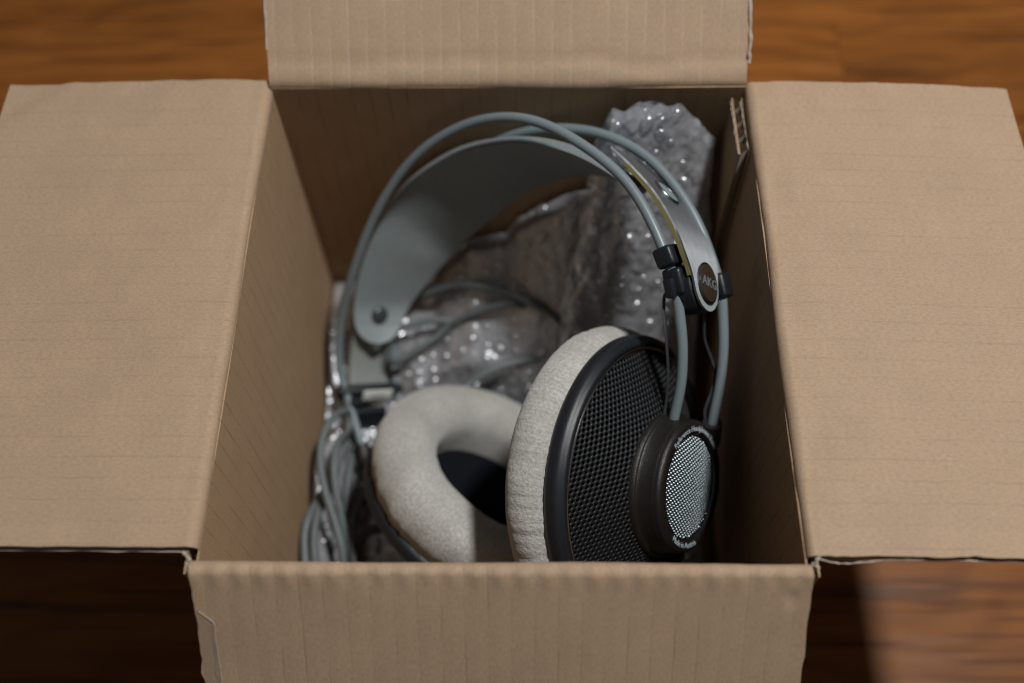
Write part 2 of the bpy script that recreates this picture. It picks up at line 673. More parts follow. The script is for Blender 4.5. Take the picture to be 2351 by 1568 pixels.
# ------------------------------------------------------------------ the cardboard box
IN = 81.3          # half the inside width
IY = 82.6          # half the inside depth
TH = 3.4
ZB, ZW = -29.4, 115.0
box = thing("cardboard_box", "open brown corrugated cardboard box with its four flaps folded out", "box", (0, 0, -33))


def panel(name, O, sdir, out, s0, s1, prof, mat, disp=None, edge=None, ns_=64, core=True, parent=box, th=TH, label=None):
    """corrugated sheet: O fold start, sdir along the fold, profile of (out, up, t) for the visible face"""
    O, sdir, out = np.array(O, float), np.array(sdir, float), np.array(out, float)
    up = np.array([0, 0, 1.0])
    pr = np.array(prof, float)
    tv = np.gradient(pr[:, :2], axis=0)
    tv /= np.linalg.norm(tv, axis=1)[:, None]
    nr_ = np.stack([-tv[:, 1], tv[:, 0]], 1)           # turns inward / upward
    S = np.linspace(s0, s1, ns_)

    def face(off, S=S, pr=pr, nr_=nr_):
        G = np.zeros((len(S), len(pr), 3))
        for j in range(len(pr)):
            for i, s in enumerate(S):
                o_ = np.broadcast_to(off, (len(S),))[i]
                t = pr[j, 2]
                ss = s
                if edge is not None:
                    k = (s - s0) / (s1 - s0)
                    e0, e1 = edge(t)
                    ss = s + e0 * (1 - k) ** 6 + e1 * k ** 6
                dd = o_ + (disp(ss, t) if disp else 0.0)
                a = pr[j, 0] + nr_[j, 0] * dd
                b_ = pr[j, 1] + nr_[j, 1] * dd
                G[i, j] = O + sdir * ss + out * a + up * b_
        return G

    uv = np.stack(np.broadcast_arrays(S[:, None] / 10.0, pr[None, :, 2] / 10.0), -1)
    b = MB()
    b.slab(face(0.0), face(-0.42), uv)
    b.slab(face(-th + 0.42), face(-th), uv)
    o = b.build(name, mat, parent, label=label, angle=55)
    if core:
        pitch = 6.3
        n = int((s1 - s0) / pitch * 10)
        S2 = np.linspace(s0 + 0.05, s1 - 0.05, n)
        wv = -th / 2 + (th / 2 - 0.45) * np.cos(2 * np.pi * S2 / pitch)
        idx = list(range(len(pr)))
        c = MB()
        c.grid(face(wv, S2, pr[idx], nr_[idx]))
        c.build("fluting", MAT["flute"], o, angle=180)
    return o


def wall_prof(z0, z1, n=14):
    z = np.linspace(z0, z1, n)
    return [(0.0, zz, zz - z1) for zz in z]


def flap_prof(bend, length, R=3.2, droop=0.0, n=40):
    ph = np.linspace(0, math.radians(bend), 11)
    pts = [(R - R * math.cos(p), ZW + R * math.sin(p), R * p) for p in ph]
    b = math.radians(bend)
    d = 0.0
    a0, u0, t0 = pts[-1]
    m_ = n
    ang = b
    step = length / m_
    for i in range(m_):
        ang = b + math.radians(droop) * (i / m_)
        a0 += math.sin(ang) * step
        u0 += math.cos(ang) * step
        t0 += step
        pts.append((a0, u0, t0))
    return pts


def wobble(seed, amp=0.35, crease=0.5):
    def f(s, t):
        v = amp * ns(s * 0.02, t * 0.02, seed) * 2
        k = math.exp(-((t - 6) / 5.0) ** 2)
        v += crease * k * (ns(s * 0.11, t * 0.08, seed + 3) - 0.15)
        return v
    return f


def rough_edge(seed, a0=0.5, a1=0.5):
    def f(t):
        return (a0 * (ns(t * 0.12, seed) + 0.5 * ns(t * 0.4, seed + 1)), a1 * (ns(t * 0.12, seed + 5) + 0.5 * ns(t * 0.4, seed + 6)))
    return f


def bow(seed, amp):
    return lambda s, t: amp * ns(s * 0.012, t * 0.012, seed)


wp = wall_prof(ZB, ZW)
panel("wall", (-IN, 0, 0), (0, 1, 0), (-1, 0, 0), -IY - 3.4, IY + 3.4, wp, MAT["card_wall"], bow(1, 0.8))
panel("wall", (IN, 0, 0), (0, 1, 0), (1, 0, 0), -IY - 3.4, IY + 3.4, wp, MAT["card_wall"], bow(2, 0.8))
panel("wall", (0, IY, 2.4), (1, 0, 0), (0, 1, 0), -IN, IN, wp, MAT["card_wall"], bow(3, 0.8))
panel("wall", (0, -IY, 0), (1, 0, 0), (0, -1, 0), -IN, IN, wp, MAT["card_wall"], bow(4, 0.5))


def back_disp(s, t):
    v = wobble(13, 0.5, 0.2)(s, t)
    line = 9.0 + 2.6 * ns(s * 0.03, 4.0) + 1.2 * ns(s * 0.09, 9.0)
    v -= 0.55 * math.exp(-((t - line) / 1.3) ** 2)
    v += 0.8 * math.exp(-((t - line + 4) / 2.4) ** 2) * (0.8 + 0.5 * ns(s * 0.05, 2.0))
    return v


def right_disp(s, t):
    v = wobble(12, 0.6, 0.9)(s, t)
    for l0, w_, a_ in ((5.5, 0.8, 0.5), (10.0, 0.7, 0.45)):
        ln_ = l0 + 1.2 * ns(s * 0.035, l0) + 0.5 * ns(s * 0.14, l0 + 3)
        v -= a_ * math.exp(-((t - ln_) / w_) ** 2) * (0.7 + 0.8 * ns(s * 0.06, l0 + 8))
    return v


def left_disp(s, t):
    v = wobble(11, 0.6, 0.5)(s, t)
    d = (t - 86) * 0.7 + (s - 78) * 0.7
    v -= 1.0 / (1 + math.exp(-(d + 3) * 1.4))          # bent corner
    v -= 0.25 * math.exp(-((t - 7.5 - ns(s * 0.05, 31)) / 0.9) ** 2)
    return v


def front_disp(s, t):
    v = wobble(17, 0.35, 0.25)(s, t)
    v += 0.35 * math.exp(-((t - 5.5) / 3) ** 2) * math.cos(2 * math.pi * s / 6.3)
    # small dent at the right end
    d = math.hypot((s - 77.5) / 1.6, (t - 12.5) / 1.6)
    v -= 0.9 * math.exp(-d * d)
    return v


panel("flap", (-IN, 0, 0), (0, 1, 0), (-1, 0, 0), -79.5, 85.6, flap_prof(90.6, 88.5), MAT["card"], left_disp, rough_edge(3, 0.25, 0.35))
panel("flap", (IN, 0, 0), (0, 1, 0), (1, 0, 0), -81, 84.6, flap_prof(91.5, 87, droop=3), MAT["card"], right_disp, rough_edge(4, 0.5, 0.3))
panel("flap", (0, IY, 2.4), (1, 0, 0), (0, 1, 0), -81.8, 81.5, flap_prof(52, 92), MAT["card_back"], back_disp, rough_edge(5, 0.6, 1.2), ns_=110)
panel("flap", (0, -IY, 0), (1, 0, 0), (0, -1, 0), -82.5, 82.5, flap_prof(141, 92, R=2.5), MAT["card_front"], front_disp, rough_edge(6, 0.8, 0.5), ns_=150)

# glue tab: a strip of the back wall folded on to the right wall
tp = wall_prof(ZB, 113.0)
panel("glue_tab", (IN - 4.2, 0, 0), (0, 1, 0), (1, 0, 0), 57, 81.5, tp, MAT["card_wall"], bow(7, 1.2), core=True, th=3.8)

bt = MB()
bt.rbox((0, 0, -31.0), np.eye(3), (162.2, 164.8, 3.0), 0.3, 1)
bt.build("bottom", MAT["card_wall"], box)

# fuzzy paper fibre where the board was cut: pale uneven strips along the open edges


def torn(parent, pts, r, seed, jag=0.5):
    P_ = crom(pts, 14)
    P_ = np.array([p + np.array([ns(i * 0.21, seed), ns(i * 0.21, seed + 3), ns(i * 0.21, seed + 7)]) * jag for i, p in enumerate(P_)])
    b = MB()
    b.tube(P_, np.array([r * (0.75 + 0.6 * ns(i * 0.33, seed + 1)) for i in range(len(P_))]), 7)
    b.build("torn_edge", MAT["fold"], parent)


PAN = [o for o in box.children if o.name.startswith(("flap", "glue_tab"))]
FLL, FLR, FLB, FLF, TAB = PAN
torn(FLB, [(81.9, 88.0, 122.8), (82.1, 95, 128.5), (81.5, 108, 138.5), (81.4, 125, 152.5), (81.5, 145, 168)], 0.8, 1.0, 0.35)
torn(FLB, [(-82.0, 92.0, 126.0), (-82.0, 105, 136.5), (-82.0, 125, 152.5), (-82.0, 145, 168)], 0.5, 2.0, 0.2)
for dx, r_ in ((0.1, 0.22), (3.6, 0.22)):
    torn(TAB, [(IN - 4.2 + dx - 0.5, 80.0, 113.0), (IN - 4.0 + dx - 0.6, 73, 113.2), (IN - 4.2 + dx - 0.2, 65, 112.9), (IN - 4.2 + dx, 57.2, 112.8)], r_, 3.0 + dx, 0.4)
torn(FLL, [(-84.0, -80.2, 115.6), (-100, -79.9, 115.0), (-125, -79.8, 114.9), (-150, -79.9, 115.0), (-171, -80.0, 115.0)], 0.28, 5.0, 0.15)
torn(FLR, [(84.0, -81.2, 116.0), (90, -82.0, 114.2), (97, -81.8, 114.4), (106, -81.2, 115.2), (130, -81.2, 114.2), (150, -81.2, 113.0), (168, -81.0, 111.6)], 0.3, 6.0, 0.2)
for sx in (-1, 1):
    torn(FLF, [(sx * 85.0, -80.5, 116.8), (sx * 83.8, -82.4, 115.2), (sx * 84.8, -83.8, 113.8), (sx * 83.6, -85.4, 112.4)], 0.7, 7.0 + sx, 0.5)

# strip of clear packing tape on the front flap with a torn upper end
fp = np.array(flap_prof(141, 92, R=2.5))


def on_front(s, t, off):
    a = np.interp(t, fp[:, 2], fp[:, 0])
    u = np.interp(t, fp[:, 2], fp[:, 1])
    d = front_disp(s, t) + off
    b_ = math.radians(141)
    return np.array([s, -IY - (a - math.cos(b_) * d), u + math.sin(b_) * d])


def tape_mesh():
    b = MB()
    T_ = np.linspace(17, 96, 60)
    L_, R_ = [], []
    for t in T_:
        right = -77.8 + 0.25 * ns(t * 0.2, 3) if t > 21 else -82 + (t - 17) * 1.05
        L_.append(-82.3)
        R_.append(right)
    G0 = np.array([[on_front(L_[i] + (R_[i] - L_[i]) * k, T_[i], 0.10) for k in np.linspace(0, 1, 6)] for i in range(60)])
    G1 = np.array([[on_front(L_[i] + (R_[i] - L_[i]) * k, T_[i], 0.22) for k in np.linspace(0, 1, 6)] for i in range(60)])
    b.slab(G0, G1)
    o = b.build("packing_tape", MAT["tape"], box)
    e = MB()
    e.tube([on_front(-82 + (t - 17) * 1.05, t, 0.2) for t in np.linspace(17.5, 21, 6)] + [on_front(-77.8 + 0.25 * ns(t * 0.2, 3), t, 0.2) for t in np.linspace(22, 96, 50)], 0.16, 6)
    e.build("tape_edge", MAT["fold"], o)


tape_mesh()

# ------------------------------------------------------------------ headphones
hp = thing("headphones", "open-back over-ear headphones with grey velour pads and twin rod headband lying in the box", "headphones", (10, -10, -30))
nR = np.array([0.81, -0.32, 0.49]); nR /= np.linalg.norm(nR)
cR = np.array([41.46, -36.21, 57.69])
nL = -np.array([0.48, 0.43, 0.765]); nL /= np.linalg.norm(nL)
cL = np.array([-11.2, -27.8, 4.5])
Zh = np.array([0.6, 0.5, -0.62]); Zh /= np.linalg.norm(Zh)

ft = [(1541, 990, 334), (1547, 960, 332), (1565, 860, 327), (1562, 740, 323), (1530, 590, 321), (1440, 420, 328), (1300, 310, 337), (1180, 270, 346), (1060, 290, 358),
      (950, 363, 372), (868, 480, 388), (812, 620, 405), (783, 740, 420), (780, 840, 428), (800, 920, 428), (835, 1035, 424)]
rt = [(1631, 985, 344), (1637, 960, 342), (1657, 850, 338), (1660, 740, 336), (1648, 640, 336), (1590, 490, 341), (1500, 374, 348), (1400, 314, 354), (1300, 295, 360), (1200, 304, 368),
      (1120, 336, 378), (1045, 395, 391), (985, 480, 405), (938, 590, 422), (910, 700, 436), (902, 790, 441), (908, 870, 441), (925, 960, 438)]
FT = crom([at(*p) for p in ft], 14)
RT = crom([at(*p) for p in rt], 14)
for P_ in (FT, RT):
    b = MB()
    rad = np.full(len(P_), 1.75)
    b.tube(P_, rad, 20)
    b.build("headband_rod", MAT["rod"], hp)


def frame(n, up):
    e2 = up - n * (up @ n)
    e2 /= np.linalg.norm(e2)
    return np.cross(e2, n), e2


def perforated(c, n, up, rin, rout, pitch, hole, hf, dep, rot=0.0, lift=0.0):
    """sheet of hexagonal cells, each with a round-cornered hole and a rounded rim"""
    e1, e2 = frame(n, up)
    R = pitch / math.sqrt(3)
    vs, fs = [], []
    nmax = int(rout / pitch) + 3
    ang = [math.radians(60 * k + 30) for k in range(6)]
    cr_, sr_ = math.cos(rot), math.sin(rot)
    for a in range(-2 * nmax, 2 * nmax):
        for b_ in range(-2 * nmax, 2 * nmax):
            x = pitch * (a + b_ * 0.5)
            y_ = pitch * b_ * math.sqrt(3) / 2
            x, y_ = x * cr_ - y_ * sr_, x * sr_ + y_ * cr_
            rr = math.hypot(x, y_)
            if rr > rout - pitch * 0.15 or rr < rin + pitch * 0.15 * (rin > 0):
                continue
            base = len(vs)
            for fac, dz in ((1.0, lift), (0.86, lift * 0.55), (hole, 0.0), (hole * 0.92, -dep)):
                for q_ in ang:
                    px, py = x + R * fac * math.cos(q_ + rot), y_ + R * fac * math.sin(q_ + rot)
                    r2 = max(math.hypot(px, py), 1e-6)
                    k = min(max(r2, rin), rout) / r2
                    px, py = px * k, py * k
                    vs.append(c + e1 * px + e2 * py + n * (hf(math.hypot(px, py)) + dz))
            for ring in range(3):
                for k in range(6):
                    k2 = (k + 1) % 6
                    A = base + ring * 6
                    fs.append((A + k, A + k2, A + 6 + k2, A + 6 + k))
    m_ = MB()
    m_.add(vs, fs)
    return m_


def text_mesh(s, size, extrude=0.05, spacing=1.0):
    cu = bpy.data.curves.new("t", "FONT")
    cu.body = s
    cu.size = size
    cu.extrude = extrude
    cu.space_character = spacing
    cu.align_x = "CENTER"
    cu.align_y = "CENTER"
    cu.resolution_u = 3
    o = bpy.data.objects.new("t", cu)
    C.objects.link(o)
    bpy.context.view_layer.update()
    me = bpy.data.meshes.new_from_object(o.evaluated_get(bpy.context.evaluated_depsgraph_get()))
    V = np.array([v.co[:] for v in me.vertices])
    F = [tuple(p.vertices) for p in me.polygons]
    bpy.data.objects.remove(o)
    bpy.data.curves.remove(cu)
    bpy.data.meshes.remove(me)
    return V, F


def ring_text(s, size, radius, a_mid, inward, c, n, up, h, bold=0.0, spacing=1.0, sx=1.0):
    """lettering bent round the axis; a_mid in radians from e1 towards e2"""
    V, F = text_mesh(s, size, 0.06, spacing)
    e1, e2 = frame(n, up)
    out = []
    if bold:
        sx = bold * radius / (V[:, 0].max() - V[:, 0].min())
    for x, y_, z in V:
        x *= sx
        if inward:
            a = a_mid + x / radius
            r = radius - y_
        else:
            a = a_mid - x / radius
            r = radius + y_
        out.append(c + (e1 * math.cos(a) + e2 * math.sin(a)) * r + n * (h + z))
    m_ = MB()
    m_.add(out, F)
    return m_


def arcp(r0, h0, r1, h1, bulge, n=8):
    """curved profile piece between two (r, h) points, bulging to its left"""
    p0, p1 = np.array([r0, h0]), np.array([r1, h1])
    d = p1 - p0
    nn = np.array([-d[1], d[0]])
    t = np.linspace(0, 1, n)[:, None]
    return [tuple(x) for x in p0 + d * t + nn * bulge * 4 * t * (1 - t)]


UPR = (FT[0] + RT[0]) / 2 - cR
UPL = np.array(FT[-1] + RT[-1]) / 2 - cL


def ear_cup(c, n, up, seed, hub_detail=True, pad_r=50.5, pad_h=25.2):
    """n points outward (away from the head)"""
    e1, e2 = frame(n, up)
    cup = MB()
    # outer black ring and the shallow shell behind the grille
    ringp = [(40, -3.2), (46.4, -3.0)] + arcp(47.2, -2.2, 48.3, 0.0, -0.12, 5) + arcp(48.3, 0.3, 46.9, 3.9, -0.18, 7) + arcp(46.8, 4.1, 44.7, 4.3, -0.2, 6) + [(44.5, 3.8), (44.3, 2.0)]
    cup.lathe(ringp, c, n, up, 144)
    body = cup.build("ear_cup", MAT["black"], hp, angle=60)
    tr = MB()
    a = np.linspace(0, 2 * np.pi, 145)
    tr.tube(np.array([c + n * 4.0 + 44.0 * (math.cos(t) * e1 + math.sin(t) * e2) for t in a]), 0.5, 8, caps=False)
    tr.build("trim_ring", MAT["trim"], body)
    # dark inside behind the perforated sheet and behind the pad opening
    vd = MB()
    fb = MB()
    fb.lathe([(23, 11.6), (44.4, 0.6)], c, n, up, 64)
    fb.build("grille_felt", MAT["felt"], body)
    vd.lathe([(43, -2.6), (28, -3.0), (0.01, -3.4)], c, n, up, 64)
    vd.build("driver_cover", MAT["void"], body)

    def hf(r):
        return 3.4 + 10.6 * (max(44.2 - r, 0.0) / 20.8) ** 1.06

    pf = perforated(c, n, up, 23.2, 44.1, 1.74, 0.68, hf, 0.4, rot=math.radians(93), lift=0.1)
    pf.build("grille", MAT["grille"], body, merge=0.02, angle=75)
    # hub
    hb = MB()
    hubp = [(23.9, 12.2), (24.0, 14.4)] + arcp(23.9, 14.6, 22.9, 15.6, -0.2, 5) + arcp(22.7, 15.9, 21.8, 20.9, 0.04, 8) + arcp(21.7, 21.1, 20.4, 23.3, -0.2, 7) + [(19.6, 23.5), (17.8, 23.3), (17.35, 22.9), (17.3, 21.6)]
    hb.lathe(hubp, c, n, up, 128)
    hub = hb.build("hub", MAT["hub"], body, angle=50)
    if hub_detail:
        rr = MB()
        rr.tube(np.array([c + n * 22.75 + 17.1 * (math.cos(t) * e1 + math.sin(t) * e2) for t in a]), 0.28, 8, caps=False)
        rr.build("silver_rim", MAT["silver"], body)
        bk = MB()
        bk.lathe([(0.01, 20.6), (17.3, 20.6)], c, n, up, 48)
        bk.build("hub_backing", MAT["void"], body)
        sg = perforated(c, n, up, 0.0, 16.8, 1.4, 0.68, lambda r: 22.0 + 0.9 * (1 - (r / 16.8) ** 2), 0.45, rot=math.radians(96), lift=0.3)
        sg.build("hub_grille", MAT["silver"], body, merge=0.015, angle=80)
    # velour pad
    seg = 260
    prof = [(46.0, -1.6), (47.0, -2.0)]
    for q_ in np.linspace(-22, 180, 34):
        cq, sq = math.cos(math.radians(q_)), math.sin(math.radians(q_))
        prof.append((38.6 + 11.9 * math.copysign(abs(cq) ** 0.9, cq), -1.2 - pad_h * 0.475 - (pad_h / 2) * math.copysign(abs(sq) ** 0.92, sq)))
    prof += [(26.75, -9.0), (26.9, -6.0), (27.2, -2.8)]
    a = np.linspace(0, 2 * np.pi, seg + 1)
    G = np.zeros((len(prof), seg + 1, 3))
    L = np.concatenate([[0], np.cumsum(np.hypot(*np.diff(np.array(prof), axis=0).T))])
    for i, (r, h) in enumerate(prof):
        for j, t in enumerate(a):
            cx, sx_ = math.cos(t), math.sin(t)
            k = math.exp(-((L[i] - 4) / 9) ** 2)
            wr = (1.1 if pad_h < 20 else 0.5) * k * (ns(cx * 34, sx_ * 34, seed + L[i] * 0.035)) + 0.5 * k * ns(cx * 12, sx_ * 12, seed + 4)
            lump = 0.9 * ns(cx * 2.2, sx_ * 2.2, seed + L[i] * 0.05) + 0.35 * ns(cx * 7, sx_ * 7, seed + L[i] * 0.1)
            sc = 1 + (wr + lump) / 48 * (1 if r > 30 else 0.6)
            rr_ = r * sc * (pad_r / 50.5 if r > 44 else 1)
            G[i, j] = c + n * (h + 0.5 * lump) + rr_ * (cx * e1 + sx_ * e2)
    pd = MB()
    uv = np.stack(np.broadcast_arrays(a[None, :] / 6.283, L[:, None] / 100), -1)
    pd.grid(G, uv, flip=True)
    pd.build("ear_pad", MAT["velour"], body, merge=0.01, angle=180)
    return body, hub


cupR, hubR = ear_cup(cR, nR, UPR, 3.0, pad_h=18.5)
cupL, hubL = ear_cup(cL, nL, UPL, 8.0, pad_r=49.8, pad_h=23.0)

tx = ring_text("Reference Headphones K601", 2.6, 18.95, math.radians(104), False, cR, nR, UPR, 23.46, bold=math.radians(96))
tx.build("lettering", MAT["print"], cupR, smooth=False)
tx = ring_text("Made in Austria", 2.6, 18.95, math.radians(-84), True, cR, nR, UPR, 23.46, bold=math.radians(50))
tx.build("lettering", MAT["print"], cupR, smooth=False)

# sockets where the rods enter the hubs
for P_, cup_, e, c_, n_ in ((FT, cupR, 0, cR, nR), (RT, cupR, 0, cR, nR), (FT, cupL, -1, cL, nL), (RT, cupL, -1, cL, nL)):
    p0 = P_[0] if e == 0 else P_[-1]
    p1 = P_[5] if e == 0 else P_[-6]
    d = (p0 - p1) / np.linalg.norm(p0 - p1)
    b = MB()
    tip = p0 - d * 3.0
    t = np.linspace(0, 1, 12)
    inward = -(p0 - c_ - n_ * ((p0 - c_) @ n_))
    inward /= np.linalg.norm(inward)
    pts = np.array([tip + d * (k * 12.5) - inward * (1.2 * k) + n_ * (0.8 * k) for k in t])
    rad = 3.3 + 0.7 * t
    rad[-3:] *= (0.93, 0.72, 0.3)
    b.tube(pts, rad, 24)
    b.build("rod_socket", MAT["hub"], cup_)

# headband strap: near and far edges, from the riveted end to the right-hand leaf
sf = [(868, 789, 425), (846, 784, 424), (826, 768, 422), (815, 742, 420.5), (814, 700, 418), (826, 630, 411), (850, 560, 404), (885, 490, 397), (930, 430, 389), (985, 386, 381),
      (1050, 352, 371), (1120, 335, 362), (1200, 330, 353), (1280, 342, 346), (1350, 370, 341), (1420, 414, 337), (1452, 446, 335)]
sr = [(868, 789, 425), (890, 784, 427), (908, 768, 429), (922, 742, 431), (942, 700, 431), (985, 645, 425), (1018, 606, 419), (1050, 572, 414), (1090, 535, 405), (1132, 499, 400),
      (1177, 463, 394), (1226, 434, 388), (1284, 414, 382), (1338, 405, 375), (1392, 408, 367), (1445, 424, 358), (1480, 446, 352)]
SF, SR = crom([at(*p) for p in sf], 8), crom([at(*p) for p in sr], 8)
NK = 11
G = np.zeros((len(SF), NK, 3))
for k in range(NK):
    f = k / (NK - 1)
    G[:, k] = SF * (1 - f) + SR * f
mid = G[:, NK // 2]
ctr = np.array([5.0, 10.0, 45.0])
tan = np.gradient(mid, axis=0)
wd = SR - SF
wd[0] = wd[1]
nn = np.cross(tan, wd)
nn /= np.linalg.norm(nn, axis=1)[:, None]
sg_ = np.sign(((mid - ctr) * nn).sum(1))
nn *= sg_[:, None]                                      # outward
Go = G + nn[:, None, :] * 2.8
bul = (np.sin(np.linspace(0, np.pi, NK)) * 0.8)[None, :, None]
G = G + nn[:, None, :] * bul
Go = Go + nn[:, None, :] * bul
b = MB()
uv = np.stack(np.broadcast_arrays(np.linspace(0, 1, NK)[None, :] * 3, np.linspace(0, 20, len(SF))[:, None]), -1)
b.slab(G, Go, uv)
strap = b.build("strap", MAT["leather"], hp, merge=0.02, angle=50)
# rivet at the riveted end, on the inner face
pc = at(865, 722, 424)
k = np.argmin(np.linalg.norm(mid - pc, axis=1))
rn = -nn[k]
b = MB()
b.lathe([(0.01, 1.1), (2.2, 1.0), (3.0, 0.7), (3.5, 0.1), (3.6, -0.6)], mid[k] + rn * 0.35, rn, tan[k], 32)
b.build("rivet", MAT["button"], strap)

# right-hand leaf spring of brushed steel with its round end
Nb = camdir(0.81, 0.15, 0.557)
Lb = camdir(0.258, -0.96, -0.115)
Lb -= Nb * (Lb @ Nb); Lb /= np.linalg.norm(Lb)
Wb = np.cross(Nb, Lb); Wb = Wb if Wb @ camdir(0.5, 0.2, -0.8) > 0 else -Wb
ca_, sa_ = math.cos(math.radians(20)), math.sin(math.radians(20))
Lb, Wb = Lb * ca_ - Wb * sa_, Wb * ca_ + Lb * sa_
bc = at(1622, 651, 323.5)
RB = 8.9
leaf_fix = lambda p, off: p - Nb * ((p - bc) @ Nb - off)
eL, eR = bc - Wb * RB, bc + Wb * RB
arcs = [math.radians(x) for x in (0, 20, 40, 58, 72, 82, 89)]
lf, lr = [], []
for kk, cc, hw in ((49, -23.5, 11.2), (40, -16.0, 12.0), (30, -9.0, 12.4), (20, -4.0, 12.4), (13, -1.7, 12.2), (8, -0.7, 11.4), (4, -0.2, 10.0)):
    lf.append(bc - Wb * hw - Lb * kk + Nb * cc)
    lr.append(bc + Wb * hw - Lb * kk + Nb * cc)
EF = np.concatenate([crom(np.array(lf + [eL]), 8), [bc - Wb * RB * math.cos(x) + Lb * RB * math.sin(x) for x in arcs[1:]]])
ER = np.concatenate([crom(np.array(lr + [eR]), 8), [bc + Wb * RB * math.cos(x) + Lb * RB * math.sin(x) for x in arcs[1:]]])


def ribbon(EF, ER, thick, NK=9, bulge=0.0, uvw=1.0):
    G = np.stack([EF * (1 - f) + ER * f for f in np.linspace(0, 1, NK)], 1)
    md = G.mean(1)
    tn = np.gradient(md, axis=0)
    nn_ = np.cross(tn, ER - EF)
    nn_ /= np.linalg.norm(nn_, axis=1)[:, None]
    s_ = np.sign((nn_ * Nb).sum(1))
    nn_ *= s_[:, None]
    L_ = np.concatenate([[0], np.cumsum(np.linalg.norm(tn, axis=1))])[:-1]
    uv_ = np.stack(np.broadcast_arrays(np.linspace(0, 1, NK)[None, :] * uvw, L_[:, None] / 50), -1)
    if bulge:
        G = G + nn_[:, None, :] * (np.sin(np.linspace(0, np.pi, NK)) * bulge)[None, :, None]
    return G, G - nn_[:, None, :] * thick, uv_, nn_


G0, G1, uv, nleaf = ribbon(EF, ER, 0.7)
slider = MB()
slider.slab(G0, G1, uv)
leaf = slider.build("leaf_spring", MAT["steel"], hp, angle=50)
# amber strip under the leaf, proud on the near side
sf_ = EF[6:54] - (ER - EF)[6:54] * 0.012 - nleaf[6:54] * 0.75
sr_ = ER[6:54] - (ER - EF)[6:54] * 0.15 - nleaf[6:54] * 0.75
A0, A1, uv2, _ = ribbon(sf_, sr_, 1.15)
b = MB()
b.slab(A0, A1, uv2)
b.build("clear_strip", MAT["olive"], leaf, angle=50)
# eyelet ring near the leaf's upper end
ec = (EF[14] + ER[14]) / 2 + nleaf[14] * 0.2
et = EF[18] - EF[10]
et /= np.linalg.norm(et)
ew = np.cross(nleaf[14], et)
b = MB()
b.tube(np.array([ec + 5.0 * math.cos(t) * et + 4.6 * math.sin(t) * ew for t in np.linspace(0, 2 * np.pi, 49)]), 0.55, 10, caps=False)
b.build("eyelet", MAT["silver"], leaf)
b = MB()
b.lathe([(0.01, 0.35), (4.4, 0.3), (4.8, 0.0)], ec, nleaf[14], et, 32)
b.build("rivet", MAT["leather"], leaf)
# badge
b = MB()
dc = at(1624.6, 650.6, 323.0)
b.lathe([(0.01, 1.15), (5.4, 1.1), (6.0, 0.95), (6.3, 0.5), (6.35, -0.4)], bc, Nb, Lb, 48)
badge = b.build("badge", MAT["brown"], leaf)
b = MB()
b.tube(np.array([bc + Nb * 0.45 + 6.5 * (math.cos(t) * Lb + math.sin(t) * Wb) for t in np.linspace(0, 2 * np.pi, 65)]), 0.32, 8, caps=False)
b.build("badge_rim", MAT["silver"], leaf)
V, F = text_mesh("AKG", 4.4, 0.06, 1.05)
V = V * np.array([1.12, 1, 1])
td = camdir(0.95, -0.33, -1.29)
td -= Nb * (td @ Nb); td /= np.linalg.norm(td)
tu = np.cross(Nb, td)
b = MB()
for off in (0.0,):
    b.add([bc + td * (x * 1.0 + off) + tu * y_ + Nb * (1.15 + z) for x, y_, z in V], F)
for off in (-0.12, 0.12):
    b.add([bc + td * (x * 1.0 + off) + tu * y_ + Nb * (1.14 + z) for x, y_, z in V], F)
b.build("lettering", MAT["print_dim"], leaf, smooth=False)

# black carriage under the round end, with the clamps round both rods
out_ = [bc - Nb * 1.4 - Wb * RB * 1.0 * math.cos(x) + Lb * RB * 1.0 * math.sin(x) for x in np.linspace(0, math.pi, 25)]
top_ = [bc - Nb * 1.4 + Wb * RB * 0.97 - Lb * 3, bc - Nb * 1.4 - Wb * RB * 0.97 - Lb * 3]
b = MB()
b.prism(np.array(out_ + top_), -Nb * 6.2, 0.5)
car = b.build("slider", MAT["black"], hp, angle=35)


def near(P_, u, v):
    """index of the rod point seen nearest to a photo position"""
    d = P_ - CAM
    z = -(d @ RZ)
    x_, y_ = 1175.5 + FPX * (d @ RX) / z, 784 - FPX * (d @ RY) / z
    return int(np.argmin((x_ - u) ** 2 + (y_ - v) ** 2))


def rod_frame(P_, i):
    T = P_[min(i + 2, len(P_) - 1)] - P_[max(i - 2, 0)]
    T /= np.linalg.norm(T)
    z_ = Zh - T * (Zh @ T)
    z_ /= np.linalg.norm(z_)
    return np.array([T, z_, np.cross(T, z_)])


for P_, u, v, size, sh in ((FT, 1528, 588, (6.6, 7.6, 6.6), (0.3, 0.5)), (FT, 1550, 650, (8.6, 7.4, 6.6), (1.6, 0.5)), (RT, 1654, 660, (8.2, 6.4, 6.4), (0.0, 0.0))):
    i = near(P_, u, v)
    fr = rod_frame(P_, i)
    b = MB()
    b.rbox(P_[i] + fr[1] * sh[0] + Nb * sh[1], fr, size, 1.2, 3)
    b.build("clamp", MAT["black"], car, angle=35)
i = near(FT, 1540, 622)
fr = rod_frame(FT, i)
b = MB()
b.rbox(FT[i] + fr[1] * 6.0 - Nb * 1.5, fr, (16, 3.6, 4.0), 0.8, 2)
b.build("clamp_bridge", MAT["black"], car, angle=35)
i = near(FT, 1543, 656)
fr = rod_frame(FT, i)
b = MB()
cl = FT[i] - fr[1] * 3.1
b.rbox(cl, fr, (6.2, 2.6, 3.4), 0.7, 2)
b.build("cord_clip", MAT["black"], car, angle=35)

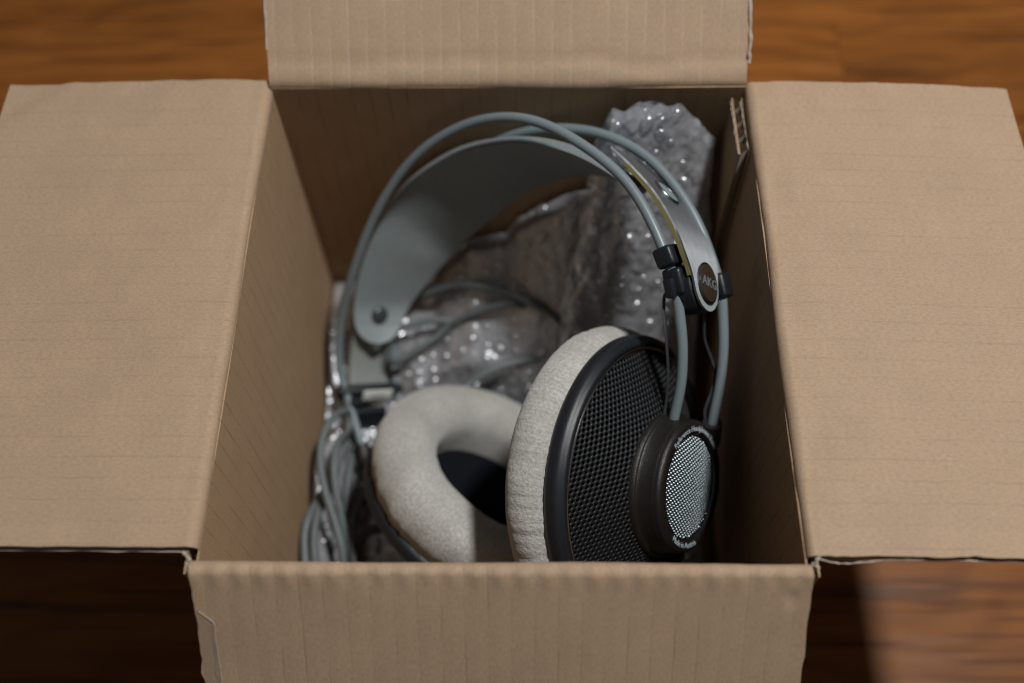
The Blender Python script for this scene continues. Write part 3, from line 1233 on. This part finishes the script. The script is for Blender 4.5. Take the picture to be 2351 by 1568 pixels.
# thin black cords from the slider to the hub
b = MB()
b.tube(crom([cl, at(1524, 690, 323), at(1530, 780, 325), at(1534, 860, 328), at(1530, 920, 331), at(1521, 975, 333)], 24), 0.5, 10)
b.build("cord", MAT["cord"], hp)
b = MB()
b.tube(crom([at(1622, 700, 328), at(1617, 735, 332), at(1618, 780, 336), at(1634, 825, 339), at(1643, 860, 340), at(1632, 905, 341), at(1618, 945, 342), at(1622, 985, 344)], 20), 0.55, 10)
b.build("cord", MAT["cord"], hp)

# left slider: clear strip, black bar and cream label
b = MB()
lfe = crom([at(816, 745, 423), at(807, 800, 428), at(803, 850, 430), at(804, 897, 430)], 8)
lre = crom([at(890, 745, 432), at(890, 800, 437), at(890, 850, 440), at(890, 893, 440)], 8)
A0, A1, uv2, _ = ribbon(lfe, lre, 0.9)
b.slab(A0, A1, uv2)
b.build("clear_strip", MAT["strip"], hp, angle=50)
bl, br_ = at(782, 908, 427), at(922, 900, 440)
ax = br_ - bl
ln = np.linalg.norm(ax)
ax /= ln
vu = camdir(0.0, 0.75, 0.65)
vu -= ax * (vu @ ax); vu /= np.linalg.norm(vu)
fr_ = np.array([ax, vu, np.cross(ax, vu)])
b = MB()
b.rbox((bl + br_) / 2 - fr_[2] * 1.5, fr_, (ln + 3, 6.6, 5.0), 1.8, 3)
lsl = b.build("slider", MAT["black"], hp, angle=35)
b = MB()
lc = at(873, 904, 431)
fw = fr_[2] if fr_[2] @ RZ > 0 else -fr_[2]
lc = (bl + br_) / 2 + ax * ((lc - (bl + br_) / 2) @ ax) - fr_[2] * 1.5 + fw * 2.55
b.rbox(lc, np.array([ax, vu, fw]), (13.0, 5.0, 0.8), 0.35, 2)
o = b.build("label_plate", MAT["cream"], lsl, angle=35)
b = MB()
for q_ in range(6):
    b.rbox(lc + fw * 0.45 + ax * (-2.6 + q_ * 1.02) + vu * 0.05, np.array([ax, vu, fw]), (0.62, 1.1, 0.12), 0.02, 1)
b.build("label_print", MAT["ink"], lsl)
b = MB()
b.rbox(at(845, 960, 434), np.array([ax, vu, fw]), (15, 11, 4), 1.5, 2)
b.rbox(at(812, 945, 431), np.array([ax, vu, fw]), (6, 14, 5), 1.5, 2)
b.build("carriage", MAT["black"], lsl, angle=35)

# cable: one run from the left cup, coiled along the left wall and over the wrap behind
path = []


def run(pts):
    path.extend([np.array(p, float) for p in pts])


lz = lambda u, v, z: atz(u, v, z)
run([lz(850, 1120, -18), lz(812, 1190, -10), lz(812, 1270, -4), lz(826, 1350, -8), lz(812, 1390, -12)])
run([lz(792, 1345, -4), lz(785, 1262, 4), lz(768, 1195, 7), lz(750, 1140, 9), lz(738, 1085, 10), lz(736, 1035, 11), lz(746, 990, 11), lz(768, 955, 9), lz(798, 945, 0), lz(800, 985, -4)])
run([lz(776, 1015, 4), lz(767, 1065, 6), lz(770, 1120, 4), lz(782, 1180, 0), lz(796, 1250, -6), lz(800, 1340, -12), lz(770, 1390, -12), lz(733, 1350, -3)])
run([lz(724, 1290, 2), lz(721, 1240, 3), lz(726, 1195, 3), lz(742, 1150, 0), lz(770, 1090, -6), lz(786, 1030, -6), lz(802, 975, -8), lz(815, 1010, -14)])
run([lz(800, 1090, -10), lz(790, 1180, -12), lz(760, 1260, -10), lz(730, 1360, -10), lz(706, 1330, 0), lz(699, 1265, 3), lz(700, 1220, 4), lz(712, 1180, 3), lz(735, 1140, -3), lz(775, 1070, -12), lz(830, 950, -16), lz(870, 870, -10)])
run([lz(905, 768, 6), lz(967, 740, 9), lz(1012, 735, 10), lz(1072, 741, 9), lz(1132, 762, 7), lz(1180, 785, 2), lz(1230, 830, -8), lz(1190, 870, -10), lz(1120, 850, -4)])
run([lz(1050, 905, 6), lz(1085, 876, 9), lz(1120, 853, 11), lz(1163, 837, 11), lz(1224, 825, 10), lz(1290, 828, 4), lz(1360, 850, -6), lz(1390, 840, -4)])
run([lz(1345, 800, 12), lz(1300, 752, 22), lz(1253, 712, 26), lz(1193, 684, 28), lz(1133, 663, 28), lz(1081, 655, 26), lz(1040, 658, 20), lz(997, 668, 14), lz(940, 692, 6), lz(900, 715, 0)])
run([lz(890, 800, -6), lz(905, 832, 2), lz(950, 806, 5), lz(1000, 775, 6), lz(1030, 748, 9), lz(1057, 734, 13), lz(1102, 714, 20), lz(1148, 701, 24), lz(1193, 698, 24), lz(1250, 725, 18), lz(1310, 790, 4)])
b = MB()
CP = crom(path, 9)
b.tube(CP, 1.6, 10)
b.build("cable", MAT["cable"], hp)
b = MB()
b.tube(crom([lz(818, 1290, -14), lz(822, 1255, -6), lz(838, 1225, -2), lz(868, 1214, 0), lz(900, 1222, -4), lz(930, 1250, -14)], 10), 2.0, 12)
b.build("strain_relief", MAT["black"], cupL)

# ------------------------------------------------------------------ bubble wrap


def bubble(u, v, pitch=7.0, rb=3.1):
    row_ = round(v / (pitch * 0.866))
    best = 0.0
    for rr in (row_ - 1, row_, row_ + 1):
        off = (rr % 2) * pitch / 2
        cc = round((u - off) / pitch)
        du, dv = u - (cc * pitch + off), v - rr * pitch * 0.866
        d2 = (du * du + dv * dv) / (rb * rb)
        if d2 < 1:
            best = max(best, math.sqrt(1 - d2) * (0.75 + 0.35 * ns(cc * 3.1, rr * 2.7, 5)))
    return best


def crumple(x, y_, seed):
    a = abs(ns(x * 0.035, y_ * 0.035, seed)) * 7.0
    c_ = (1 - abs(ns(x * 0.085, y_ * 0.085, seed + 2)) * 2) * 1.7
    d = (1 - abs(ns(x * 0.2, y_ * 0.2, seed + 4)) * 2) * 1.0
    e = ns(x * 0.5, y_ * 0.5, seed + 6) * 0.5
    return a + c_ + d + e


zt_x = [-81, -45, -32, -25, -17, 0, 7, 22, 31, 45, 60, 80]
zt_z = [1, 3, 8, 24, 36, 41, 55, 66, 69, 66, 62, 56]


def cup_under(x, y_):
    """height of the lower side of the two cups over the box floor"""
    v = 999.0
    for c_, n_ in ((cL, -nL), (cR, nR)):
        d = math.hypot(x - c_[0], y_ - c_[1])
        if d < 62:
            e = n_ - np.array([0, 0, n_[2]])
            z0 = c_[2] - ((x - c_[0]) * n_[0] + (y_ - c_[1]) * n_[1]) / n_[2]
            back = 26 if n_ is not nR else 27
            v = min(v, max(z0 - back / n_[2], c_[2] - 48 * math.sqrt(1 - n_[2] ** 2) - 2))
    return v


def domes(G, pitch, rad, toward, skip=0.2, seed=0):
    """air bubbles standing on a sheet; toward: rough direction they face"""
    r_ = np.random.default_rng(seed)
    du, dv = np.gradient(G, axis=0), np.gradient(G, axis=1)
    N_ = np.cross(du, dv)
    N_ /= np.linalg.norm(N_, axis=2)[:, :, None] + 1e-9
    N_ *= np.where((N_ @ np.asarray(toward, float)) < 0, -1.0, 1.0)[:, :, None]
    b_ = MB()
    lu = np.linalg.norm(G[-1, G.shape[1] // 2] - G[0, G.shape[1] // 2])
    cols = int(lu / (pitch * 0.88))
    nl, nt = 10, 5
    for c_ in range(1, cols):
        i = int(round(c_ / cols * (G.shape[0] - 1)))
        line = G[i]
        L_ = np.concatenate([[0], np.cumsum(np.linalg.norm(np.diff(line, axis=0), axis=1))])
        sdist = pitch * (0.6 + 0.5 * (c_ % 2))
        while sdist < L_[-1] - pitch * 0.4:
            j = int(np.searchsorted(L_, sdist))
            sdist += pitch * r_.uniform(0.75, 1.25)
            if r_.random() < skip:
                continue
            p, n_ = G[i, j], N_[i, j]
            n_ = n_ + r_.normal(0, 0.34, 3)
            n_ /= np.linalg.norm(n_)
            a1 = np.cross(n_, [0.31, 0.87, 0.12])
            a1 /= np.linalg.norm(a1)
            a2 = np.cross(n_, a1)
            rr = rad * r_.uniform(0.45, 1.1)
            hh = rr * r_.uniform(0.3, 0.75)
            vs, fs = [p + n_ * hh], []
            for k in range(1, nt + 1):
                th_ = k / nt * math.pi / 2
                for m_ in range(nl):
                    ph_ = 2 * math.pi * m_ / nl
                    q_ = rr * math.sin(th_) * (1 + 0.08 * math.cos(2 * ph_ + c_))
                    vs.append(p + a1 * q_ * math.cos(ph_) + a2 * q_ * math.sin(ph_) + n_ * hh * math.cos(th_))
            for m_ in range(nl):
                m2_ = (m_ + 1) % nl
                fs.append((0, 1 + m_, 1 + m2_))
                for k in range(nt - 1):
                    A = 1 + k * nl
                    fs.append((A + m_, A + nl + m_, A + nl + m2_, A + m2_))
            b_.add(vs, fs)
    return b_


def floor_wrap():
    nx, ny = 190, 200
    out_ = []
    for layer in (0, 1):
        G = np.zeros((nx, ny, 3))
        for i, x in enumerate(np.linspace(-79, 75.5, nx)):
            zt = np.interp(x + 4 * layer, zt_x, zt_z)
            for j, y_ in enumerate(np.linspace(-79, 79, ny)):
                k = min(max((y_ - 5) / (72 - 5), 0), 1)
                z = -8 + 5 * min(max((y_ + 20) / 60, 0), 1)
                if x < -40:
                    z += 3 * min((-40 - x) / 30, 1)
                z += (zt - z - 4) * k ** 1.7
                cr_ = crumple(x, y_, 2.0 + 31 * layer)
                z += (cr_ - 3.5) * (0.6 - 0.2 * k) - 4.5 * layer
                dk = math.hypot((x + 66) / 26, (y_ - 22) / 34)
                if dk < 1:
                    z -= 12 * (1 - dk ** 2) ** 0.7
                dl = math.hypot((x + 16) / 46, (y_ + 30) / 48)
                if dl < 1.35:
                    f = min(max((1.35 - dl) / 0.4, 0), 1)
                    z = z * (1 - f) + min(z, -25 + 0.25 * cr_) * f
                G[i, j] = (x, y_, max(z, -28.6 - 0.3 * layer))
        out_.append(G)
    return out_


def standing_wrap():
    """folded piece standing up against the back wall in the right corner"""
    nu, nv = 120, 170
    out_ = []
    for layer, (dy, sd) in enumerate(((0.0, 5.0), (-6, 11.0), (-11, 17.0))):
        G = np.zeros((nu, nv, 3))
        for i, s in enumerate(np.linspace(0, 1, nu)):
            for j, h in enumerate(np.linspace(0, 1, nv)):
                x_top = 33 + 41 * s
                x_bot = 19 + 56 * s
                x = x_bot + (x_top - x_bot) * h ** 0.8 + (5.5 * ns(h * 4, s * 2, sd) + 2.0 * ns(h * 11, s * 3, sd + 1) - 5 * (1 - h) ** 2) * (1 if s < 0.5 else 0.3)
                ztop = np.interp(s, [0, 0.08, 0.3, 0.55, 0.8, 1.0], [104, 112, 116, 115, 107, 97]) + 4 * ns(s * 7, sd) - layer * 3 + (5 * ns(s * 4, sd + 3) if layer else 0)
                z = 8 + (ztop - 8) * h
                cr_ = crumple(x * 1.1 + 20, z * 0.9, sd)
                y_ = 20 + 56 * h ** 0.85 - dy * (1.0 - 0.75 * h) - cr_ * 0.62 + 2.6
                G[i, j] = (min(x, 76.0), min(y_, 79.6), z)
        out_.append(G)
    return out_


def wrap_thing(sheets, mat, label, toward, seed, loc):
    t_ = thing("bubble_wrap", label, "bubble wrap", loc)
    b_ = MB()
    for k, G in enumerate(sheets):
        b_.grid(G, flip=k % 2 == 1)
    b_.build("film", mat, t_, angle=180)
    bb = MB()
    for k, G in enumerate(sheets[:2]):
        m_ = domes(G, 6.4, 2.9, toward, 0.3 + 0.1 * k, seed + k)
        for v_, f_ in ((m_.v, m_.f),):
            bb.add(np.concatenate(v_), f_)
    o_ = bb.build("bubbles", MAT["bubble"], t_, angle=180)
    o_["kind"] = "stuff"


wrap_thing(floor_wrap(), MAT["wrap"], "crumpled clear bubble wrap spread over the bottom of the box under the headphones", (0, -0.5, 0.86), 3, (0, 0, -28))
wrap_thing(standing_wrap(), MAT["wrap_fold"], "folded bubble wrap standing up against the back wall in the right corner", (0, -0.86, 0.5), 9, (55, 60, 8))

for o in bpy.data.objects:
    if "_o" in o:
        del o["_o"]
